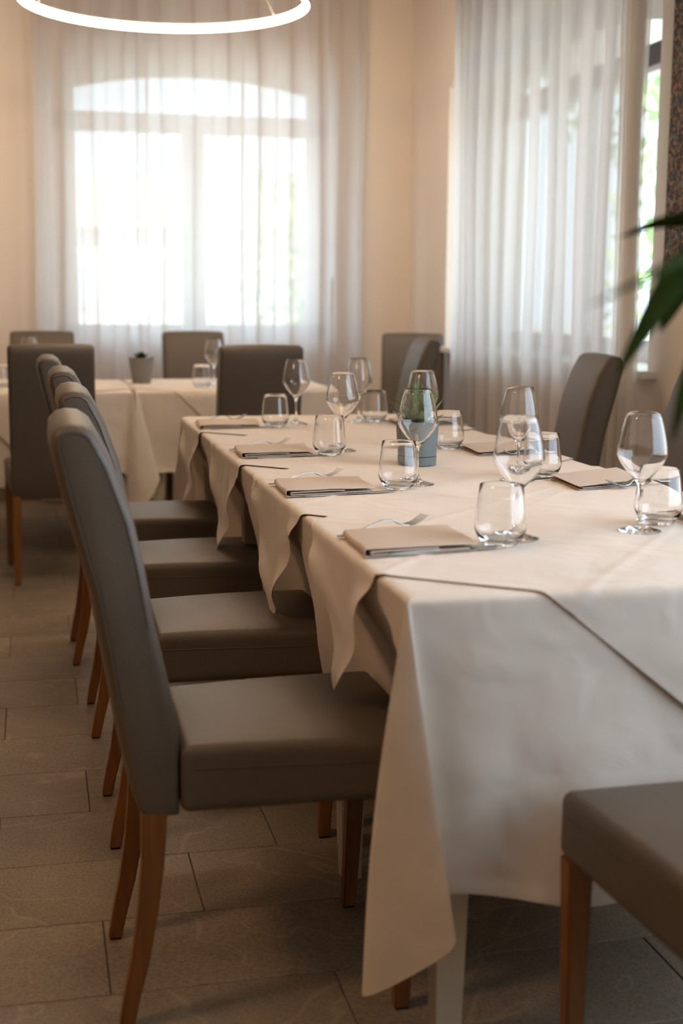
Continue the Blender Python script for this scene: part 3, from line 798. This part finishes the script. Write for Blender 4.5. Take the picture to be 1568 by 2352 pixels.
# ---------------------------------------------------------------- napkins
def make_napkin(seed, shear):
    rnd = random.Random(seed); bm = bmesh.new()
    W, Dp = .205, .200; lays = [(.0012, 1.0), (.0042, .985), (.0072, .97), (.0108, 1.0)]
    prof = []
    xr = W/2
    # S/C folded cross-section in x-z, fold at the left
    prof += [(xr*.98, .0014), (0, .0014), (-xr+.004, .0016)]
    for k_ in range(1, 6): a = -PI/2-PI*k_/6; prof.append((-xr+.004+.0055*math.cos(a), .0075+.0062*math.sin(a)))
    prof += [(-xr+.004, .0137), (-xr*.5, .0138), (0, .0132), (xr*.5, .0122), (xr, .0112)]
    inner = [(xr*.86, .0048), (0, .0046), (-xr+.012, .0048)]
    for k_ in range(1, 4): a = -PI/2-PI*k_/4; inner.append((-xr+.012+.0022*math.cos(a), .0069+.0021*math.sin(a)))
    inner += [(-xr+.012, .0092), (0, .0096), (xr*.3, .0090)]
    for pr_ in (prof, inner):
        rows = []
        for j in range(15):
            y = -Dp/2+Dp*j/14; row = []
            for q, (x, z) in enumerate(pr_):
                zz = z*(1+.05*math.sin(y*22+seed)) + (.0008*math.sin(x*55+y*30+seed) if z > .008 else 0)
                sk = .006*(z/.0138) if pr_ is prof else 0
                row.append(bm.verts.new((x + .0015*math.sin(y*30+seed), y*(1+.01*math.sin(q+seed)) + sk + shear*x, max(.0006, zz))))
            rows.append(row)
        for A, B in zip(rows, rows[1:]):
            for i in range(len(A)-1): bm.faces.new((A[i], A[i+1], B[i+1], B[i]))
    bmesh.ops.recalc_face_normals(bm, faces=bm.faces)
    o_ = obj('folded_napkin', bm, 'napkin', angle=70)
    sm = o_.modifiers.new('thickness', 'SOLIDIFY'); sm.thickness = .0011; sm.offset = 0; es = o_.modifiers.new('crisp_rim', 'EDGE_SPLIT'); es.split_angle = 1.0
    return o_
def fork_bm():
    bm = bmesh.new(); L = .205
    sec = [(0, .0052, .003), (.01, .0072, .0035), (.04, .0062, .005), (.07, .0040, .014), (.10, .0030, .0205), (.125, .0034, .0185), (.145, .0105, .0085), (.160, .0122, .0062)]
    rings = []
    for x, hw, z in sec: rings.append([bm.verts.new(c) for c in ((x, -hw, z), (x, hw, z), (x, hw*.9, z+.0019), (x, -hw*.9, z+.0019))])
    for A, B in zip(rings, rings[1:]):
        for i in range(4): bm.faces.new((A[i], A[(i+1) % 4], B[(i+1) % 4], B[i]))
    bm.faces.new(rings[0][::-1]); bm.faces.new(rings[-1])
    for k_ in range(4):
        yc = -.0100+.0066*k_; pr_ = [(.158, .0062, .0022), (.172, .0075, .0018), (.188, .0125, .0015), (.204, .0205, .0008)]; rs = []
        for x, z, hw in pr_: rs.append([bm.verts.new(c) for c in ((x, yc-hw, z), (x, yc+hw, z), (x, yc+hw, z+.0016), (x, yc-hw, z+.0016))])
        for A, B in zip(rs, rs[1:]):
            for i in range(4): bm.faces.new((A[i], A[(i+1) % 4], B[(i+1) % 4], B[i]))
        bm.faces.new(rs[0][::-1]); bm.faces.new(rs[-1])
    outward(bm); return bm
def knife_mb():
    bmh = bmesh.new(); rs = []
    for x, hw, h in ((0, .0055, .0045), (.01, .0078, .006), (.05, .007, .0065), (.09, .005, .006), (.10, .0045, .0045)):
        rs.append([bmh.verts.new(c) for c in ((x, -hw, .0005), (x, hw, .0005), (x, hw*.6, h), (x, -hw*.6, h))])
    for A, B in zip(rs, rs[1:]):
        for i in range(4): bmh.faces.new((A[i], A[(i+1) % 4], B[(i+1) % 4], B[i]))
    bmh.faces.new(rs[0][::-1]); bmh.faces.new(rs[-1]); outward(bmh)
    bmb = bmesh.new(); rs = []
    for x, a, b in ((.098, -.0045, .0045), (.12, -.008, .006), (.17, -.010, .0065), (.20, -.008, .0065), (.218, -.001, .0050), (.223, .003, .0040)):
        rs.append([bmb.verts.new(c) for c in ((x, a, .0022), (x, b, .0012), (x, b, .0032), (x, a, .0026))])
    for A, B in zip(rs, rs[1:]):
        for i in range(4): bmb.faces.new((A[i], A[(i+1) % 4], B[(i+1) % 4], B[i]))
    bmb.faces.new(rs[0][::-1]); bmb.faces.new(rs[-1]); outward(bmb)
    return bmh, bmb
fork_src = obj('fork', fork_bm(), 'steel', angle=35)
knife_src = bpy.data.objects.new('table_knife', None); COL.objects.link(knife_src); knife_src.empty_display_size = .02
bh, bb_ = knife_mb(); obj('handle', bh, 'steel', knife_src, angle=35); obj('blade', bb_, 'steel', knife_src, angle=35)
used = {'f': False, 'k': False}
def cutlery(kind, x, y, ang, label, dz=0, tilt=0):
    src = fork_src if kind == 'f' else knife_src
    o_ = src if not used[kind] else dup(src); used[kind] = True
    o_.location = (x, y, surf(x+.1*math.cos(ang), y+.1*math.sin(ang))+dz); o_.rotation_euler = (0, tilt, ang)
    tag(o_, label, 'fork' if kind == 'f' else 'knife', 'steel forks' if kind == 'f' else 'steel table knives')
def setting(x, y, deg, side, where, forks=True):
    n_ = make_napkin(int(y*10), math.tan(math.radians(deg+3))); n_.location = (x, y, surf(x, y)+.0012); n_.rotation_euler = (0, 0, math.radians(-3 + (180 if side > 0 else 0)))
    tag(n_, 'folded taupe cloth napkin ' + where, 'napkin', 'folded napkins')
    a = math.radians(deg)
    def W(dx, dy): return (x+dx*math.cos(a)-dy*math.sin(a), y+dx*math.sin(a)+dy*math.cos(a))
    if side < 0:
        px, py = W(-.098, .092); cutlery('f', px, py, a+math.radians(15), 'steel fork behind the napkin ' + where, .0015, -.02)
        px, py = W(-.082, -.090); cutlery('k', px, py, a+math.radians(1), 'steel knife lying along the front of the napkin ' + where, 0)
    else:
        px, py = W(.125, -.118); cutlery('f', px, py, a+PI-.03, 'steel fork in front of napkin ' + where, 0)
        px, py = W(.10, .118); cutlery('k', px, py, a+PI+.02, 'steel knife behind the napkin ' + where, 0)
setting(.638, 2.225, 9, -1, 'of the nearest left place')
setting(.633, 2.915, 9, -1, 'of the second left place')
setting(.645, 3.630, 10, -1, 'of the third left place')
setting(.635, 4.445, 6, -1, 'of the farthest left place')
setting(1.305, 2.925, 20, 1, 'of the second right place, over the table edge')
setting(1.297, 3.590, 10, 1, 'of the third right place, behind the nearest wine glasses')
setting(1.310, 4.44, 5, 1, 'of the farthest right place')
setting(1.330, 2.300, 4, 1, 'of the nearest right place, cut by the frame')

# ---------------------------------------------------------------- potted succulents
def leaf3d(bm, base, direc, L, w_, th, curl=0, n=7):
    direc = Vector(direc).normalized(); up = Vector((0, 0, 1)); s = direc.cross(up)
    s = s.normalized() if s.length > 1e-4 else Vector((1, 0, 0)); nn = s.cross(direc).normalized(); rings = []
    for i in range(n+1):
        t_ = i/n; c = Vector(base) + direc*L*t_ + nn*curl*L*t_*t_
        wv = w_*(1-t_**1.6)*(.75+.5*math.sin(min(1, t_*1.8)*PI/2)) + .0004
        wv *= (1+.18*(i % 2))                                   # toothed margin
        rings.append([bm.verts.new(c+s*wv), bm.verts.new(c-nn*th*(1-t_)), bm.verts.new(c-s*wv), bm.verts.new(c+nn*th*.4*(1-t_))])
    for A, B in zip(rings, rings[1:]):
        for i in range(4): bm.faces.new((A[i], A[(i+1) % 4], B[(i+1) % 4], B[i]))
    bm.faces.new(rings[0][::-1]); bm.faces.new(rings[-1])
pot = thing('potted_succulent', 'dark green spiky succulent in a grey blue pot on the long table', 'plant', (.967, 3.314, T+.0058), 0)
bm = bmesh.new(); lathe(bm, [(.0505, .0245), (.0560, .112), (.0535, .1125), (.0525, .104), (.047, .102), (.047, .03), (.0, .0245)], 56); bmesh.ops.recalc_face_normals(bm, faces=bm.faces); obj('pot', bm, 'pot', pot, angle=40)
bm = bmesh.new(); lathe(bm, [(0, 0), (.048, 0), (.0500, .002), (.0512, .0225), (.0495, .0228), (0, .0228)], 56); bmesh.ops.recalc_face_normals(bm, faces=bm.faces); obj('saucer', bm, 'pot', pot, angle=40)
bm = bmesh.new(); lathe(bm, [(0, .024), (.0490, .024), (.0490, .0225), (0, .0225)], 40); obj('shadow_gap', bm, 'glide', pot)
bm = bmesh.new(); lathe(bm, [(0, .104), (.03, .103), (.050, .100), (.0, .098)], 32); obj('soil', bm, 'soil', pot)
rnd = random.Random(4)
cnt = 0
for ring, (nl, el, L, w_) in enumerate(((7, 24, .078, .018), (7, 42, .098, .020), (6, 57, .106, .020), (5, 70, .106, .018), (2, 84, .104, .016))):
    for k_ in range(nl):
        az = 2*PI*k_/nl + ring*.55 + rnd.uniform(-.15, .15); e_ = math.radians(el+rnd.uniform(-7, 7))
        bm = bmesh.new()
        leaf3d(bm, (.006*math.cos(az), .006*math.sin(az), .102+.004*ring), (math.cos(az)*math.cos(e_), math.sin(az)*math.cos(e_), math.sin(e_)), L*rnd.uniform(.88, 1.06), w_*.62, .011, .10, 11)
        outward(bm); obj('leaf', bm, 'succulent', pot, angle=60)
pot2 = thing('potted_succulent', 'small green rosette plant in a grey pot on the far table', 'plant', (.525, 6.74, T+.003), 0)
bm = bmesh.new(); lathe(bm, [(0, 0), (.044, 0), (.046, .003), (.0615, .118), (.0615, .128), (.058, .128), (.057, .116), (0, .112)], 40); bmesh.ops.recalc_face_normals(bm, faces=bm.faces); obj('pot', bm, 'potdark', pot2, angle=40)
bm = bmesh.new(); lathe(bm, [(0, .118), (.056, .117), (.0, .113)], 24); obj('soil', bm, 'soil', pot2)
for ring, (nl, el, L, w_) in enumerate(((9, 4, .078, .015), (7, 26, .055, .014), (5, 60, .042, .011))):
    for k_ in range(nl):
        az = 2*PI*k_/nl + ring*.5; e_ = math.radians(el)
        bm = bmesh.new(); leaf3d(bm, (0, 0, .122), (math.cos(az)*math.cos(e_), math.sin(az)*math.cos(e_), math.sin(e_)), L, w_, .005, .1)
        outward(bm); obj('leaf', bm, 'succulent' if ring == 0 else 'leafdark', pot2, angle=60)

# ---------------------------------------------------------------- foreground foliage plant at the right
pl = thing('leafy_floor_plant', 'blurred dark green long-leaved plant reaching in from the right edge', 'plant', (.98, 1.02, 0), 0)
def rel(p_): return Vector(p_) - Vector((.98, 1.02, 0))
bm = bmesh.new(); lathe(bm, [(0, 0), (.11, 0), (.14, .26), (.145, .28), (.13, .28), (.125, .25), (0, .24)], 40); bmesh.ops.recalc_face_normals(bm, faces=bm.faces); obj('planter', bm, 'potdark', pl)
bm = bmesh.new(); lathe(bm, [(0, .252), (.12, .25), (0, .245)], 24); obj('soil', bm, 'soil', pl)
bm = bmesh.new(); tube(bm, bez([rel((.98, 1.02, .24)), rel((1.00, 1.05, .6)), rel((.93, 1.12, 1.0)), rel((.80, 1.20, 1.26))], 6), .011, 8); obj('stem', bm, 'stemwood', pl)
def blade(pts, width, mat='leafdark', tilt=0.0):
    P_ = bez([rel(p_) for p_ in pts], 7); n_ = len(P_); bm = bmesh.new(); rows = []
    for i, p_ in enumerate(P_):
        t_ = i/(n_-1); tg = (P_[min(i+1, n_-1)]-P_[max(i-1, 0)]).normalized()
        view = (p_ + Vector((.98, 1.02, 0)) - Vector((0, 0, H))).normalized()
        s = tg.cross(Vector((.25, .93, .15))).normalized()
        hw = width/2*max(.02, math.sin(PI*min(1, .08+t_*.92))**.7)
        nn = s.cross(tg)
        rows.append([bm.verts.new(p_+s*hw + nn*hw*.25), bm.verts.new(p_+nn*0), bm.verts.new(p_-s*hw+nn*hw*.25), bm.verts.new(p_-nn*.0006)])
    for A, B in zip(rows, rows[1:]):
        for i in range(4): bm.faces.new((A[i], A[(i+1) % 4], B[(i+1) % 4], B[i]))
    bm.faces.new(rows[0][::-1]); bm.faces.new(rows[-1]); outward(bm)
    obj('leaf', bm, mat, pl, angle=50)
blade([(.80, 1.20, 1.262), (.721, 1.251, 1.283), (.683, 1.271, 1.289), (.656, 1.286, 1.282), (.631, 1.301, 1.277), (.601, 1.317, 1.264)], .016)
blade([(.80, 1.20, 1.255), (.66, 1.10, 1.268), (.56, 1.02, 1.250), (.502, .981, 1.232), (.459, .957, 1.216), (.406, .945, 1.194)], .009)
blade([(.80, 1.20, 1.26), (.705, 1.221, 1.275), (.656, 1.210, 1.259), (.617, 1.204, 1.228), (.583, 1.196, 1.185), (.543, 1.184, 1.128)], .034)
blade([(.80, 1.20, 1.25), (.747, 1.295, 1.277), (.712, 1.321, 1.255), (.686, 1.331, 1.218), (.662, 1.338, 1.165)], .036)
blade([(.80, 1.20, 1.25), (.729, 1.246, 1.262), (.668, 1.202, 1.225), (.627, 1.178, 1.154), (.606, 1.166, 1.113), (.588, 1.154, 1.065)], .024)
blade([(.80, 1.20, 1.26), (.86, 1.30, 1.36), (.93, 1.38, 1.38), (1.0, 1.44, 1.32)], .035)
blade([(.80, 1.20, 1.26), (.80, 1.10, 1.40), (.83, 1.00, 1.46), (.88, .90, 1.42)], .035)
blade([(.80, 1.20, 1.26), (.90, 1.12, 1.36), (1.02, 1.08, 1.36), (1.12, 1.04, 1.28)], .035)
blade([(.96, 1.09, .9), (1.06, 1.16, 1.02), (1.16, 1.2, 1.0)], .035)
blade([(.99, 1.05, .6), (.9, .95, .75), (.8, .86, .75)], .035)

# ---------------------------------------------------------------- outside
bm = bmesh.new(); box(bm, -40, 60, -30, 80, -.6, -.35); o = obj('lawn_ground', bm, 'lawn', smooth=False); o['kind'] = 'structure'
def tree(x, y, h, rad, label, seed, n=1500):
    rnd = random.Random(seed)
    t_ = thing('garden_tree', label, 'tree', (x, y, -.35), 0, 'trees outside the windows')
    bm = bmesh.new(); tube(bm, [(0, 0, 0), (.08, .02, h*.35), (0, 0, h*.7)], [.16, .12, .06], 8); obj('trunk', bm, 'bark', t_)
    bm = bmesh.new()
    cl = [(rnd.uniform(-1, 1)*rad*.6, rnd.uniform(-1, 1)*rad*.6, h*.3+rnd.random()*h*.6, rnd.uniform(.35, .6)*rad) for _ in range(14)]
    for k_ in range(n):
        cx, cy, cz, cr_ = rnd.choice(cl)
        v_ = Vector((rnd.gauss(0, 1), rnd.gauss(0, 1), rnd.gauss(0, 1))).normalized()*cr_*rnd.uniform(.7, 1)
        c = Vector((cx, cy, cz))+v_; a = Vector((rnd.uniform(-1, 1), rnd.uniform(-1, 1), rnd.uniform(-1, 1))).normalized()
        b = a.cross(Vector((rnd.uniform(-1, 1), rnd.uniform(-1, 1), rnd.uniform(-1, 1)))).normalized(); s = rnd.uniform(.09, .17)
        bm.faces.new([bm.verts.new(c+a*s), bm.verts.new(c+b*s*.5), bm.verts.new(c-a*s), bm.verts.new(c-b*s*.5)])
    o_ = obj('foliage', bm, 'foliage', t_, smooth=False); o_['kind'] = 'stuff'
tree(7.6, 13.6, 5.2, 2.2, 'green leafy tree seen in the narrow gap right of the curtain', 1, 2600)
tree(15.5, 20.5, 6.5, 2.6, 'green leafy tree farther out beyond the right window', 2, 2200)
tree(4.6, 22.0, 3.2, 1.8, 'leafy tree outside, behind the sheer curtain of the back window', 3, 1400)
tree(-1.6, 24.0, 3.0, 1.8, 'leafy tree outside at the left behind the back window curtain', 4, 1400)
hs = thing('neighbour_house', 'pale neighbouring house far behind the curtained back window', 'house', (2.6, 38, -.35))
bm = bmesh.new(); box(bm, -7, 7, 0, 7, 0, 3.4); obj('wall', bm, 'render_wall', hs, smooth=False)
bm = bmesh.new(); vs = [bm.verts.new(c) for c in ((-7.4, -.4, 3.4), (7.4, -.4, 3.4), (7.4, 7.4, 3.4), (-7.4, 7.4, 3.4), (-5, 3.5, 5.0), (5, 3.5, 5.0))]
for f in ((0, 1, 5, 4), (1, 2, 5), (2, 3, 4, 5), (3, 0, 4), (3, 2, 1, 0)): bm.faces.new([vs[i] for i in f])
obj('roof', bm, 'rooftile', hs, smooth=False)
for xx in (-4.5, -1.5, 1.5, 4.5):
    bm = bmesh.new(); box(bm, xx-.5, xx+.5, -.05, .05, 1.2, 2.6); obj('window', bm, 'darkglass', hs, smooth=False)
